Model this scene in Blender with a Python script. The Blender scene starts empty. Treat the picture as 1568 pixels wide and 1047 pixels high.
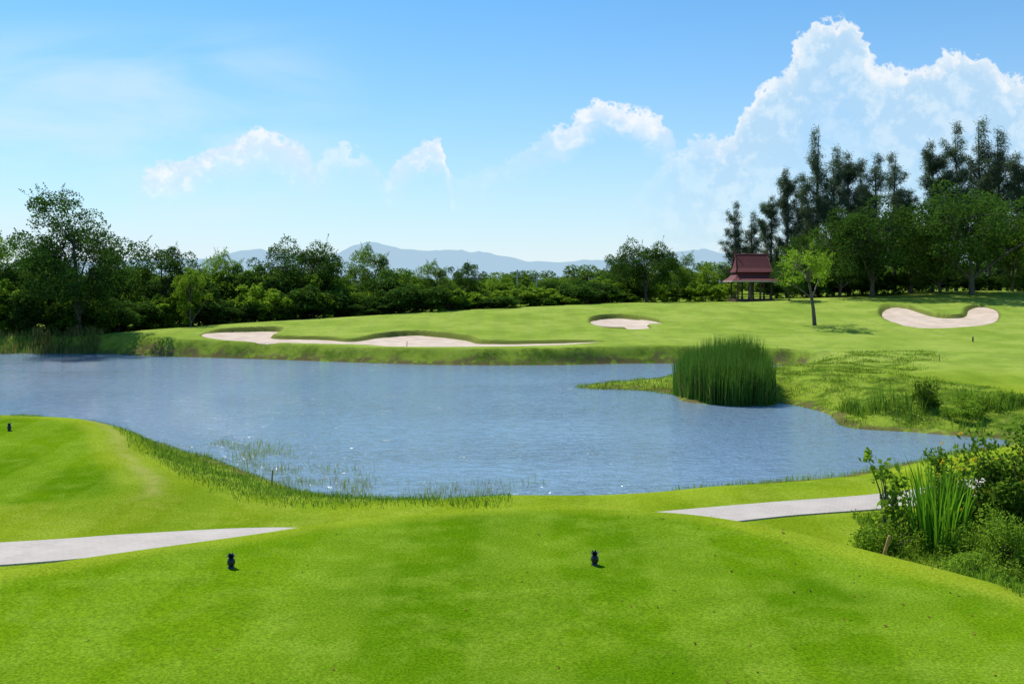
import bpy, math, numpy as np
from mathutils import Vector
rng = np.random.default_rng(7)
scene = bpy.context.scene

# ------------------------------------------------------------ helpers
def link(o):
    scene.collection.objects.link(o); return o

def ss(t):
    t = np.clip(t, 0, 1); return t*t*(3-2*t)

def catmull(pts, n=5, closed=True):
    P = np.array(pts, float); N = len(P); out = []
    rngi = range(N) if closed else range(N-1)
    for i in rngi:
        if closed:
            p0, p1, p2, p3 = P[i-1], P[i], P[(i+1) % N], P[(i+2) % N]
        else:
            p0, p1, p2, p3 = P[max(i-1, 0)], P[i], P[i+1], P[min(i+2, N-1)]
        for k in range(n):
            t = k/n
            out.append(0.5*((2*p1)+(-p0+p2)*t+(2*p0-5*p1+4*p2-p3)*t*t+(-p0+3*p1-3*p2+p3)*t**3))
    if not closed: out.append(P[-1])
    return np.array(out)

def sdist(x, y, poly):
    """signed distance, positive inside"""
    d = np.full(x.shape, 1e9); ins = np.zeros(x.shape, bool)
    N = len(poly)
    for i in range(N):
        ax, ay = poly[i]; bx, by = poly[(i+1) % N]
        ex, ey = bx-ax, by-ay; L = ex*ex+ey*ey+1e-12
        t = np.clip(((x-ax)*ex+(y-ay)*ey)/L, 0, 1)
        dx = x-ax-t*ex; dy = y-ay-t*ey
        np.minimum(d, dx*dx+dy*dy, out=d)
        if abs(ey) > 1e-12:
            c = ((ay > y) != (by > y)) & (x < ex*(y-ay)/ey+ax)
            ins ^= c
    d = np.sqrt(d)
    return np.where(ins, d, -d)

def vnoise(x, y, seed=0):
    r = np.random.default_rng(seed); tab = r.random((64, 64))
    xi = np.floor(x).astype(int); yi = np.floor(y).astype(int)
    fx = ss(x-xi); fy = ss(y-yi)
    a = tab[xi % 64, yi % 64]; b = tab[(xi+1) % 64, yi % 64]
    c = tab[xi % 64, (yi+1) % 64]; d = tab[(xi+1) % 64, (yi+1) % 64]
    return (a*(1-fx)+b*fx)*(1-fy)+(c*(1-fx)+d*fx)*fy-0.5

class MB:
    def __init__(s):
        s.v = []; s.q = []; s.t = []; s.qm = []; s.tm = []; s.var = []; s.n = 0
    def add(s, v, q=None, t=None, mat=0, var=0.5):
        v = np.asarray(v, float).reshape(-1, 3)
        s.v.append(v)
        s.var.append(np.broadcast_to(np.asarray(var, float), (len(v),)).copy())
        if q is not None and len(q):
            q = np.asarray(q, int)+s.n; s.q.append(q); s.qm.append(np.full(len(q), mat))
        if t is not None and len(t):
            t = np.asarray(t, int)+s.n; s.t.append(t); s.tm.append(np.full(len(t), mat))
        s.n += len(v)
    def mesh(s, name, mats, smooth=False):
        V = np.concatenate(s.v)
        Q = np.concatenate(s.q) if s.q else np.zeros((0, 4), int)
        T = np.concatenate(s.t) if s.t else np.zeros((0, 3), int)
        me = bpy.data.meshes.new(name)
        me.vertices.add(len(V)); me.vertices.foreach_set('co', V.ravel())
        nl = len(Q)*4+len(T)*3
        me.loops.add(nl); me.loops.foreach_set('vertex_index', np.concatenate([Q.ravel(), T.ravel()]).astype(np.int32))
        me.polygons.add(len(Q)+len(T))
        st = np.concatenate([np.arange(len(Q))*4, len(Q)*4+np.arange(len(T))*3]).astype(np.int32)
        me.polygons.foreach_set('loop_start', st)
        mi = np.concatenate([np.concatenate(s.qm) if s.qm else np.zeros(0), np.concatenate(s.tm) if s.tm else np.zeros(0)]).astype(np.int32)
        me.polygons.foreach_set('material_index', mi)
        me.polygons.foreach_set('use_smooth', np.full(len(mi), smooth))
        a = me.attributes.new('var', 'FLOAT', 'POINT'); a.data.foreach_set('value', np.concatenate(s.var).astype(np.float32))
        for m in mats: me.materials.append(m)
        me.update(calc_edges=True); me.validate()
        return me
    def obj(s, name, mats, smooth=False, loc=(0, 0, 0)):
        o = bpy.data.objects.new(name, s.mesh(name, mats, smooth)); o.location = loc
        return link(o)

def tube(mb, pts, rads, n=6, mat=0, var=0.5):
    pts = np.array(pts, float); rads = np.broadcast_to(np.array(rads, float), (len(pts),))
    V = []
    for i, p in enumerate(pts):
        d = pts[min(i+1, len(pts)-1)]-pts[max(i-1, 0)]; d /= (np.linalg.norm(d)+1e-9)
        a = np.cross(d, [0.3, 1, 0.1]) if abs(d[1]) < 0.9 else np.cross(d, [1, 0, 0])
        a /= np.linalg.norm(a); b = np.cross(d, a)
        for k in range(n):
            th = 2*math.pi*k/n
            V.append(p+rads[i]*(math.cos(th)*a+math.sin(th)*b))
    Q = [(i*n+k, i*n+(k+1) % n, (i+1)*n+(k+1) % n, (i+1)*n+k) for i in range(len(pts)-1) for k in range(n)]
    mb.add(V, q=Q, mat=mat, var=var)

def box(mb, c, s, mat=0, var=0.5):
    c = np.array(c, float); s = np.array(s, float)/2
    V = [c+s*np.array(k) for k in [(-1,-1,-1),(1,-1,-1),(1,1,-1),(-1,1,-1),(-1,-1,1),(1,-1,1),(1,1,1),(-1,1,1)]]
    mb.add(V, q=[(0,3,2,1),(4,5,6,7),(0,1,5,4),(1,2,6,5),(2,3,7,6),(3,0,4,7)], mat=mat, var=var)

def leaves(mb, C, L, W, up=0.5, mat=1, var=None, r=rng, direc=None):
    C = np.asarray(C, float); n = len(C)
    nr = r.normal(size=(n, 3)); nr[:, 2] += up; nr /= np.linalg.norm(nr, axis=1)[:, None]
    t = r.normal(size=(n, 3)) if direc is None else direc+r.normal(size=(n, 3))*0.25
    t -= nr*np.sum(t*nr, axis=1)[:, None]; t /= np.linalg.norm(t, axis=1)[:, None]
    b = np.cross(nr, t)
    L = (np.broadcast_to(L, (n,))*r.uniform(0.6, 1.3, n))[:, None]/2; Wd = (np.broadcast_to(W, (n,))*r.uniform(0.7, 1.2, n))[:, None]/2
    V = np.stack([C-t*L, C-b*Wd+t*L*0.1, C+t*L, C+b*Wd+t*L*0.1], 1).reshape(-1, 3)
    Q = np.arange(4*n).reshape(-1, 4)
    if var is None: var = r.random(n)
    mb.add(V, q=Q, mat=mat, var=np.repeat(var, 4))

def blades(mb, P, h, w, lean=0.3, mat=0, r=rng, var=None):
    P = np.asarray(P, float); n = len(P)
    h = np.broadcast_to(h, (n,))[:, None]; w = np.broadcast_to(w, (n,))[:, None]/2
    a = r.uniform(0, 2*math.pi, n); s = np.stack([np.cos(a), np.sin(a), np.zeros(n)], 1)
    a2 = r.uniform(0, 2*math.pi, n); l = np.stack([np.cos(a2), np.sin(a2), np.zeros(n)], 1)*(r.random(n)*lean)[:, None]*h
    up = np.array([0, 0, 1.0])
    m = P+up*h*0.55+l*0.3; tp = P+up*h*np.sqrt(np.clip(1-lean*lean*0.3, .3, 1))+l
    V = np.stack([P-s*w, P+s*w, m+s*w*0.8, m-s*w*0.8, tp], 1).reshape(-1, 3)
    b = np.arange(n)[:, None]*5
    if var is None: var = r.random(n)
    mb.add(V, q=b+np.array([0, 1, 2, 3]), t=b+np.array([3, 2, 4]), mat=mat, var=np.repeat(var, 5))

# ------------------------------------------------------------ materials
def newmat(name):
    m = bpy.data.materials.new(name); m.use_nodes = True; nt = m.node_tree; nt.nodes.clear(); return m, nt
class NT:
    def __init__(s, nt): s.nt = nt
    def node(s, t, **k):
        n = s.nt.nodes.new(t)
        for a, b in k.items(): setattr(n, a, b)
        return n
    def put(s, sock, v):
        if isinstance(v, bpy.types.NodeSocket): s.nt.links.new(v, sock)
        elif v is not None:
            if isinstance(v, (tuple, list)) and len(v) == 3 and sock.type == 'RGBA': v = (*v, 1)
            sock.default_value = v
    def math(s, op, a, b=None, c=None, clamp=False):
        n = s.node('ShaderNodeMath', operation=op, use_clamp=clamp)
        for i, v in enumerate((a, b, c)):
            if v is not None: s.put(n.inputs[i], v)
        return n.outputs[0]
    def mix(s, f, a, b, blend='MIX'):
        n = s.node('ShaderNodeMixRGB', blend_type=blend)
        s.put(n.inputs[0], f); s.put(n.inputs[1], a); s.put(n.inputs[2], b); return n.outputs[0]
    def noise(s, vec, scale, detail=3, rough=0.5, dist=0.0):
        n = s.node('ShaderNodeTexNoise'); s.put(n.inputs['Vector'], vec)
        n.inputs['Scale'].default_value = scale; n.inputs['Detail'].default_value = detail
        n.inputs['Roughness'].default_value = rough; n.inputs['Distortion'].default_value = dist
        return n.outputs['Fac']
    def smooth(s, v, lo, hi, a=0.0, b=1.0):
        n = s.node('ShaderNodeMapRange', interpolation_type='SMOOTHSTEP')
        s.put(n.inputs[0], v); s.put(n.inputs[1], lo); s.put(n.inputs[2], hi); s.put(n.inputs[3], a); s.put(n.inputs[4], b)
        return n.outputs[0]
    def attr(s, name):
        return s.node('ShaderNodeAttribute', attribute_name=name).outputs['Fac']
    def mapping(s, vec, scale=(1, 1, 1), rot=(0, 0, 0), loc=(0, 0, 0)):
        n = s.node('ShaderNodeMapping'); s.put(n.inputs[0], vec)
        n.inputs['Scale'].default_value = scale; n.inputs['Rotation'].default_value = rot; n.inputs['Location'].default_value = loc
        return n.outputs[0]

def foliage_mat(name, dark, light, trans=0.35, objvar=0.5):
    m, nt = newmat(name); N = NT(nt)
    oi = N.node('ShaderNodeObjectInfo').outputs['Random']
    f = N.math('ADD', N.attr('var'), N.math('MULTIPLY', N.math('SUBTRACT', oi, 0.5), objvar), clamp=True)
    col = N.mix(f, dark, light)
    d = N.node('ShaderNodeBsdfDiffuse'); N.put(d.inputs[0], col)
    t = N.node('ShaderNodeBsdfTranslucent'); N.put(t.inputs[0], N.mix(0.5, col, (light[0]*1.6, light[1]*1.6, light[2]*0.8)))
    mx = N.node('ShaderNodeMixShader'); mx.inputs[0].default_value = trans
    nt.links.new(d.outputs[0], mx.inputs[1]); nt.links.new(t.outputs[0], mx.inputs[2])
    o = N.node('ShaderNodeOutputMaterial'); nt.links.new(mx.outputs[0], o.inputs[0])
    return m

def simple_mat(name, c1, c2, scale=5, rough=0.8, bump=0.2, bscale=None, detail=4):
    m, nt = newmat(name); N = NT(nt)
    tc = N.node('ShaderNodeTexCoord').outputs['Object']
    n = N.noise(tc, scale, detail)
    p = N.node('ShaderNodeBsdfPrincipled'); N.put(p.inputs['Base Color'], N.mix(N.smooth(n, 0.3, 0.7), c1, c2))
    p.inputs['Roughness'].default_value = rough
    b = N.node('ShaderNodeBump'); b.inputs['Strength'].default_value = bump; b.inputs['Distance'].default_value = 0.03
    N.put(b.inputs['Height'], N.noise(tc, bscale or scale*3, 4)); nt.links.new(b.outputs[0], p.inputs['Normal'])
    o = N.node('ShaderNodeOutputMaterial'); nt.links.new(p.outputs[0], o.inputs[0])
    return m

M_bark = simple_mat('bark', (0.06, 0.05, 0.04), (0.14, 0.12, 0.09), 4, 0.9, 0.5)
M_leafA = foliage_mat('leaf_deep', (0.014, 0.040, 0.009), (0.075, 0.155, 0.026), 0.36)
M_leafD = foliage_mat('leaf_dark', (0.014, 0.040, 0.010), (0.078, 0.155, 0.028), 0.36)
M_leafM = foliage_mat('leaf_mid', (0.020, 0.056, 0.009), (0.16, 0.27, 0.03), 0.43, .8)
M_leafL = foliage_mat('leaf_light', (0.06, 0.13, 0.012), (0.24, 0.37, 0.04), 0.5)
M_needle = foliage_mat('needle', (0.034, 0.058, 0.038), (0.12, 0.17, 0.10), 0.36)
M_rough = foliage_mat('rough_blade', (0.07, 0.15, 0.012), (0.24, 0.36, 0.04), 0.45)
M_reed = foliage_mat('reed_blade', (0.025, 0.08, 0.014), (0.10, 0.21, 0.035), 0.38)
M_dry = foliage_mat('dry_reed', (0.10, 0.09, 0.03), (0.28, 0.24, 0.10), 0.35)
M_iris = foliage_mat('iris_blade', (0.06, 0.17, 0.01), (0.18, 0.38, 0.03), 0.45)
M_flower = foliage_mat('flower_petal', (0.55, 0.35, 0.02), (0.75, 0.5, 0.03), 0.3)

# ------------------------------------------------------------ terrain definition (metres, water level z=0)
pond_c = [(-75,90),(-50,87),(-44.4,86.3),(-35.9,86.3),(-30.2,83.1),(-20,79.5),(-10.6,75.6),(-4.1,73.7),(3.2,73.7),(8.7,75),(13.1,75),
 (19.5,73.4),(20.6,71.5),(19.2,68.5),(16,63),(12,60.6),(8,59.6),(4.6,58.4),(4.5,57.3),(7.6,56.2),(8.7,54),(9.0,50.4),(12.5,49.0),(13.6,50.2),
 (14.6,46.2),(14.0,41.8),(16.3,40.3),(17.7,39.2),(18.9,38.6),(18.6,37.2),(15.3,34.9),(11.4,31.9),(9.8,30.7),(7.1,29.7),(4.0,28.1),(1.2,27.3),
 (-3.3,27.1),(-4.8,27.6),(-6.7,29.5),(-9.4,33.0),(-11.9,35.9),(-15,39.2),(-17.6,41.6),(-25,44),(-38,46),(-55,50),(-80,60),(-90,75)]
POND = catmull(pond_c, 4)
TEE = catmull([(-7.6,12.9),(-6.0,14.3),(-3.9,15.7),(-2.4,16.7),(0,17.4),(2.4,17.2),(3.7,16.4),(5.0,14.7),(6.3,12.6),(7.6,9),(7.6,4),(5,-6),(-6,-6),(-12,2),(-11,9)], 4)
MOUND = catmull([(-28,30),(-21,32),(-16.5,32.3),(-13.6,31.4),(-11.2,27.2),(-9.6,24.6),(-9.6,22.9),(-14,22.0),(-25,21.5),(-32,24)], 4)
B1 = catmull([(-27.2,86.8),(-26.1,90.5),(-21.7,92),(-20.6,89.1),(-20.3,85.6),(-15.8,84.9),(-13.4,83.6),(-11.7,87.3),(-8.4,89.4),(-3.9,86.6),(-2.4,82.7),(.9,82.1),(7.6,82),
 (5,78.6),(.8,77.0),(-4.2,76.6),(-9.4,77.7),(-11.8,79.6),(-16.6,80.3),(-21.7,81.5),(-25,83.6)], 4)
B2 = catmull([(7.6,99),(9,103),(11.5,104),(14.2,100.5),(14.6,96.2),(13.2,95.6),(12.6,91.6),(9.6,91.4),(7.8,95.0)], 4)
B3 = catmull([(37.0,99),(39.5,107),(42.2,111),(43.6,109),(43.8,102.5),(45.8,101.5),(48.6,106.5),(51,108.2),(50.6,103.5),(47.0,96.5),(43,93.0),(37.8,92.2)], 4)
BUNK = [B1, B2, B3]
rx = [-200,-60,-40,-34,-28,-11,1.2,12.6,27.8,45,58,90,300]
rz = [0.9,1.0,1.2,1.77,2.15,2.9,3.44,3.8,3.95,4.6,5.1,5.2,5.0]
def smin(a, b, k): 
    h = np.clip(0.5+0.5*(b-a)/k, 0, 1); return b*(1-h)+a*h-k*h*(1-h)
def smax(a, b, k): return -smin(-a, -b, k)
fronts = []
for B in BUNK:
    xs = np.linspace(B[:, 0].min(), B[:, 0].max(), 60); ys = []
    for xx in xs:
        c = [B[i, 1]+(xx-B[i, 0])/(B[(i+1) % len(B), 0]-B[i, 0]+1e-9)*(B[(i+1) % len(B), 1]-B[i, 1]) for i in range(len(B)) if (B[i, 0]-xx)*(B[(i+1) % len(B), 0]-xx) <= 0]
        ys.append(min(c) if c else B[:, 1].mean())
    fronts.append((xs, np.array(ys)))

def land(x, y, full=False, sdp=None):
    x = np.asarray(x, float); y = np.asarray(y, float)
    rid = np.interp(x, rx, rz)
    plane = 0.8+0.077*(y-77)+0.9*ss((x-28)/30)*ss((y-88)/30)
    yr = 77+(rid-0.8)/0.077
    far = smin(plane, rid-0.012*np.clip(y-yr, 0, 120), 0.35)
    base = 0.75+0.012*np.clip(y-40, 0, 60)
    z = smax(far, base, 0.3)
    z = z+0.22*vnoise(x*0.09+5, y*0.09, 3)*ss((y-40)/20)
    z = z+ss((x-12)/6)*ss((y-36)/6)*ss((74-y)/8)*(0.35*vnoise(x*0.3, y*0.25, 9)+0.14*vnoise(x*1.1, y*0.8, 19))
    # hill under the viewpoint (back tee)
    back = np.where(y < 9, 2.0+0.3*(9-np.clip(y, 1, 9)), 2.0)
    sdt = sdist(x, y, TEE)
    k = ss(1+sdt/4.0)
    z = z*(1-k)+(back+0.05*vnoise(x*0.25, y*0.25, 4))*k
    sdm = sdist(x, y, MOUND)
    k2 = ss(1+sdm/3.0)
    mz = 0.9+0.07*(np.clip(y, 20, 33)-21)
    z = z+(np.maximum(mz, z)-z)*k2
    if sdp is None: sdp = sdist(x, y, POND)
    out = -sdp
    wid = np.where(y > 72, 1.5, 3.2)
    wid = wid+1.0*vnoise(x*0.4, y*0.4, 12)*np.where(y > 72, 1.0, 1.2)
    z = np.where(out > 0, z*(0.12*ss(out/0.25)+0.88*ss(out/wid)), -np.minimum(0.35*sdp, 1.5))
    lost = z.copy()
    sdb_all = np.full(z.shape, -99.0)
    for B, (fx, fy) in zip(BUNK, fronts):
        m = (x > B[:, 0].min()-3) & (x < B[:, 0].max()+3) & (y > B[:, 1].min()-3) & (y < B[:, 1].max()+3)
        if m.any():
            sb = sdist(x[m], y[m], B)
            dep = 0.03+0.034*np.clip(y[m]-np.interp(x[m], fx, fy), 0, 9)
            back_lip = ss((y[m]-np.interp(x[m], fx, fy)-1)/4)
            zz = z[m]-(dep+0.10)*ss(sb/0.30)+0.10*back_lip*np.exp(-(np.minimum(sb, 0)/1.3)**2)*(1-ss(sb/0.35))
            z[m] = zz; lost[m] = lost[m]-dep
            sdb_all[m] = np.maximum(sdb_all[m], sb)
    if full: return z, sdt, sdm, sdp, sdb_all, lost
    return z
def H(x, y):
    return land(np.atleast_1d(np.asarray(x, float)), np.atleast_1d(np.asarray(y, float)))

# grid
def axis(*segs):
    out = []
    for a, b, s in segs:
        out.append(np.linspace(a, b, max(2, int(round((b-a)/s))+1))[:-1])
    out.append([segs[-1][1]]); return np.concatenate(out)
gx = axis((-4000,-400,600),(-400,-90,30),(-90,-45,2),(-45,-30,0.6),(-30,22,0.22),(22,54,0.3),(54,100,2.5),(100,400,30),(400,4000,600))
gy = axis((-60,-8,6),(-8,5,0.6),(5,36,0.16),(36,74,0.4),(74,108,0.2),(108,130,0.8),(130,200,6),(200,600,50),(600,6000,600))
GX, GY = np.meshgrid(gx, gy)
fx_, fy_ = GX.ravel(), GY.ravel()
Z, SDT, SDM, SDP, SDB, LOST = land(fx_, fy_, full=True)
nx, ny = len(gx), len(gy)
V = np.stack([fx_, fy_, Z], 1)
I = np.arange(nx*ny).reshape(ny, nx)
Q = np.stack([I[:-1, :-1], I[:-1, 1:], I[1:, 1:], I[1:, :-1]], -1).reshape(-1, 4)
mb = MB(); mb.add(V, q=Q)

mg, nt = newmat('turf'); N = NT(nt)
tc = N.node('ShaderNodeTexCoord').outputs['Object']
aT, aR, aD, aF, aB, aE = (N.attr(k) for k in ('tee', 'rough', 'dirt', 'far', 'sandlip', 'straw'))
n_big = N.noise(tc, 0.22, 4, 0.55); n_mid = N.noise(tc, 1.6, 5, 0.6); n_f = N.noise(tc, 26, 4, 0.75); n_ff = N.noise(tc, 85, 2, 0.8)
n_r = N.noise(N.mapping(tc, (1, 1, 1), (0, 0, .5)), 0.8, 5, 0.7)
tee_c = N.mix(N.smooth(n_big, 0.38, 0.62), (0.088, 0.190, 0.003), (0.135, 0.250, 0.005))
tee_c = N.mix(N.math('MULTIPLY', N.smooth(n_mid, 0.42, 0.72), 0.45), tee_c, (0.23, 0.34, 0.03))
tee_c = N.mix(N.math('MULTIPLY', N.smooth(n_r, 0.50, 0.62), 0.25), tee_c, (0.06, 0.15, 0.004))
fr_c = N.mix(N.smooth(n_big, 0.35, 0.65), (0.15, 0.24, 0.008), (0.24, 0.32, 0.016))
fr_c = N.mix(N.math('MULTIPLY', N.smooth(n_r, 0.45, 0.65), 0.4), fr_c, (0.30, 0.36, 0.04))
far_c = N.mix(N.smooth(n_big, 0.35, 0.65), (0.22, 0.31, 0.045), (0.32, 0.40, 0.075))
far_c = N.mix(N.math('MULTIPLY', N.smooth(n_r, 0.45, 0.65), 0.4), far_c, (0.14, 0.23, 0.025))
ro_c = N.mix(N.smooth(n_r, 0.35, 0.62), (0.06, 0.12, 0.01), (0.24, 0.33, 0.035))
ro_c = N.mix(N.math('MULTIPLY', N.smooth(n_mid, 0.55, 0.75), 0.5), ro_c, (0.30, 0.28, 0.10))
c = N.mix(aT, fr_c, tee_c)
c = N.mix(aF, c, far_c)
sep = N.node('ShaderNodeSeparateXYZ'); N.put(sep.inputs[0], tc)
wv = N.math('SINE', N.math('ADD', N.math('MULTIPLY', sep.outputs[0], 2.6), N.math('MULTIPLY', n_big, 3.0)))
c = N.mix(N.math('MULTIPLY', N.smooth(wv, -0.3, 0.3), 0.15), c, (0.30, 0.42, 0.04))
c = N.mix(aR, c, ro_c)
fine = N.math('ADD', N.math('MULTIPLY', n_f, 0.6), N.math('MULTIPLY', n_ff, 0.4))
c = N.mix(1.0, c, N.mix(N.smooth(fine, 0.36, 0.66), (0.52, 0.56, 0.5), (1.45, 1.38, 1.5)), 'MULTIPLY')
c = N.mix(N.math('MULTIPLY', aE, N.smooth(n_mid, 0.30, 0.55)), c, (0.42, 0.36, 0.13))
c = N.mix(N.math('MULTIPLY', aD, N.smooth(n_mid, 0.35, 0.55)), c, (0.13, 0.11, 0.045))
c = N.mix(aB, c, (0.13, 0.14, 0.035))
p = N.node('ShaderNodeBsdfDiffuse'); N.put(p.inputs[0], c)
b = N.node('ShaderNodeBump'); b.inputs['Strength'].default_value = 0.55; b.inputs['Distance'].default_value = 0.03
N.put(b.inputs['Height'], N.math('ADD', n_f, N.math('MULTIPLY', n_mid, 0.8))); nt.links.new(b.outputs[0], p.inputs['Normal'])
o = N.node('ShaderNodeOutputMaterial'); nt.links.new(p.outputs[0], o.inputs[0])
ground = mb.obj('ground', [mg], True)
def setattr_(me, name, arr):
    a = me.attributes.new(name, 'FLOAT', 'POINT'); a.data.foreach_set('value', np.asarray(arr, np.float32))
out = -SDP
wob = vnoise(fx_*0.8, fy_*0.8, 21)
tee = ss((SDT+0.1+0.3*wob)/0.5)
rough = ss((3.4-out+1.5*wob)/1.2)*(fy_ < 72)*(fx_ < 3)*ss((0.1-SDM)/0.8)*ss((-1-fx_)/4)
rough = np.maximum(rough, ss((0.9-out+wob)/0.6)*(fy_ < 72))
rb = ss((fx_-13)/3)*ss((fy_-36)/3)*ss((66+6*wob-fy_)/6)*ss((9.5-out+5*vnoise(fx_*.2, fy_*.2, 31))/2)
rough = np.maximum(rough, rb)
rough = np.maximum(rough, (fy_ > 72)*ss((2.0-out+wob)/1.2)*0.85)
rough = np.maximum(rough, ss((fy_-122)/6)*0.9)
rough = np.maximum(rough, ss((fx_-(6.3+0.12*(fy_-13)))/0.8)*ss((22.6-fy_)/1)*ss((fy_-8)/2)*0.8)
dirt = ss((0.7-out+0.6*wob)/0.5)
dirt = np.maximum(dirt, (fy_ > 72)*ss((0.75-out+1.4*wob)/0.6))
me = ground.data
setattr_(me, 'tee', np.maximum(tee, ss((SDM+0.1)/0.6))); setattr_(me, 'rough', rough); setattr_(me, 'dirt', dirt)
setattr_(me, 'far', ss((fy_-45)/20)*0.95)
setattr_(me, 'sandlip', ss((SDB+0.10)/0.12)*0.8)
setattr_(me, 'straw', 0.42*np.exp(-((SDM+0.6+0.3*wob)/0.2)**2)*ss((fx_+15)/1.5)*ss((fy_-22.5)/1.5))

# ------------------------------------------------------------ sand bunkers
m_sand, nt = newmat('sand'); N = NT(nt)
tc = N.node('ShaderNodeTexCoord').outputs['Object']
c = N.mix(N.smooth(N.noise(tc, 0.8, 5), 0.3, 0.7), (0.50, 0.38, 0.28), (0.64, 0.50, 0.38))
p = N.node('ShaderNodeBsdfPrincipled'); N.put(p.inputs['Base Color'], c); p.inputs['Roughness'].default_value = 0.95
b = N.node('ShaderNodeBump'); b.inputs['Strength'].default_value = 0.5; b.inputs['Distance'].default_value = 0.05
N.put(b.inputs['Height'], N.noise(N.mapping(tc, (1, 3, 1)), 3, 5)); nt.links.new(b.outputs[0], p.inputs['Normal'])
o = N.node('ShaderNodeOutputMaterial'); nt.links.new(p.outputs[0], o.inputs[0])
for B in BUNK:
    xs = np.arange(B[:, 0].min()-.3, B[:, 0].max()+.3, 0.2); ys = np.arange(B[:, 1].min()-.3, B[:, 1].max()+.3, 0.2)
    X, Y = np.meshgrid(xs, ys); r_ = land(X.ravel(), Y.ravel(), full=True)
    keep = r_[4] > -0.02
    zz = r_[5]-0.03+0.03*vnoise(X.ravel()*0.6, Y.ravel()*0.6, 8)
    I = np.arange(X.size).reshape(X.shape)
    Q = np.stack([I[:-1, :-1], I[:-1, 1:], I[1:, 1:], I[1:, :-1]], -1).reshape(-1, 4)
    Q = Q[keep[Q].all(1)]
    mb = MB(); mb.add(np.stack([X.ravel(), Y.ravel(), zz], 1), q=Q); mb.obj('sand_bunker', [m_sand], True)

# ------------------------------------------------------------ water
mw, nt = newmat('pond_water'); N = NT(nt)
tc = N.node('ShaderNodeTexCoord').outputs['Object']
w1 = N.noise(N.mapping(tc, (0.8, 1.6, 1), (0, 0, 0.15)), 1.7, 3, 0.62, 0.8)
w2 = N.noise(N.mapping(tc, (1, 1.8, 1), (0, 0, -0.3)), 4.0, 2, 0.6)
calm = N.smooth(N.noise(N.mapping(tc, (.6, 1.5, 1)), 0.09, 3), 0.38, 0.6, 0.5, 1.0)
wr = N.math('SUBTRACT', 1.0, N.math('MULTIPLY', N.math('ABSOLUTE', N.math('SUBTRACT', w1, 0.5)), 2.2))
p = N.node('ShaderNodeBsdfPrincipled')
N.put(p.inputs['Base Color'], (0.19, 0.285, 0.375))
p.inputs['Roughness'].default_value = 0.08; p.inputs['IOR'].default_value = 1.5
b = N.node('ShaderNodeBump'); N.put(b.inputs['Strength'], calm); b.inputs['Distance'].default_value = 0.17
N.put(b.inputs['Height'], N.math('ADD', N.math('ADD', N.math('MULTIPLY', w1, .6), N.math('MULTIPLY', wr, .45)), N.math('MULTIPLY', w2, 0.3))); nt.links.new(b.outputs[0], p.inputs['Normal'])
o = N.node('ShaderNodeOutputMaterial'); nt.links.new(p.outputs[0], o.inputs[0])
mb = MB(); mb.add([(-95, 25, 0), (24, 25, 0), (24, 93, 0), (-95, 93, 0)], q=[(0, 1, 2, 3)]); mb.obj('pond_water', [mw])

# ------------------------------------------------------------ cart path
mp, nt = newmat('cart_path_paving'); N = NT(nt)
tc = N.node('ShaderNodeTexCoord').outputs['Object']
bt = N.node('ShaderNodeTexBrick'); N.put(bt.inputs['Vector'], N.mapping(tc, (1, 1, 1), (0, 0, 0.35)))
bt.inputs['Scale'].default_value = 2.5; bt.inputs['Mortar Size'].default_value = 0.012
N.put(bt.inputs['Color1'], (0.48, 0.41, 0.35)); N.put(bt.inputs['Color2'], (0.43, 0.37, 0.315)); N.put(bt.inputs['Mortar'], (0.34, 0.30, 0.25))
c = N.mix(N.math('MULTIPLY', N.smooth(N.noise(tc, 1.5, 5), 0.4, 0.7), 0.5), bt.outputs[0], (0.54, 0.47, 0.40))
p = N.node('ShaderNodeBsdfPrincipled'); N.put(p.inputs['Base Color'], c); p.inputs['Roughness'].default_value = 0.9
o = N.node('ShaderNodeOutputMaterial'); nt.links.new(p.outputs[0], o.inputs[0])
cl = catmull([(-40,14.8),(-25,16.8),(-16,18.0),(-10,19.3),(-7.5,20.1),(-5.3,20.6),(-3,20.5),(0.3,20.8),(3.2,22.0),(6,23.1),(9.2,24.1),(11.3,25.2),(15,27.5),(22,30),(40,32)], 12, False)
tg = np.gradient(cl, axis=0); tg /= np.linalg.norm(tg, axis=1)[:, None]; nr = np.stack([-tg[:, 1], tg[:, 0]], 1)
hw = np.interp(cl[:, 0], [-12, -4, 2, 6, 12], [.9, .75, .8, .66, .72])[:, None]
offs = np.array([-1.02, -1.0, -0.5, 0, 0.5, 1.0, 1.02])*hw; dz = np.array([-0.1, 0.03, 0.035, 0.035, 0.035, 0.03, -0.1])
G = cl[:, None, :]+nr[:, None, :]*offs[:, :, None]
hz = H(G[..., 0].ravel(), G[..., 1].ravel()).reshape(G.shape[:2])+dz
I = np.arange(hz.size).reshape(hz.shape); Q = np.stack([I[:-1, :-1], I[:-1, 1:], I[1:, 1:], I[1:, :-1]], -1).reshape(-1, 4)
mb = MB(); mb.add(np.concatenate([G, hz[..., None]], -1).reshape(-1, 3), q=Q[:, ::-1]); mb.obj('cart_path', [mp], False)

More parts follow.
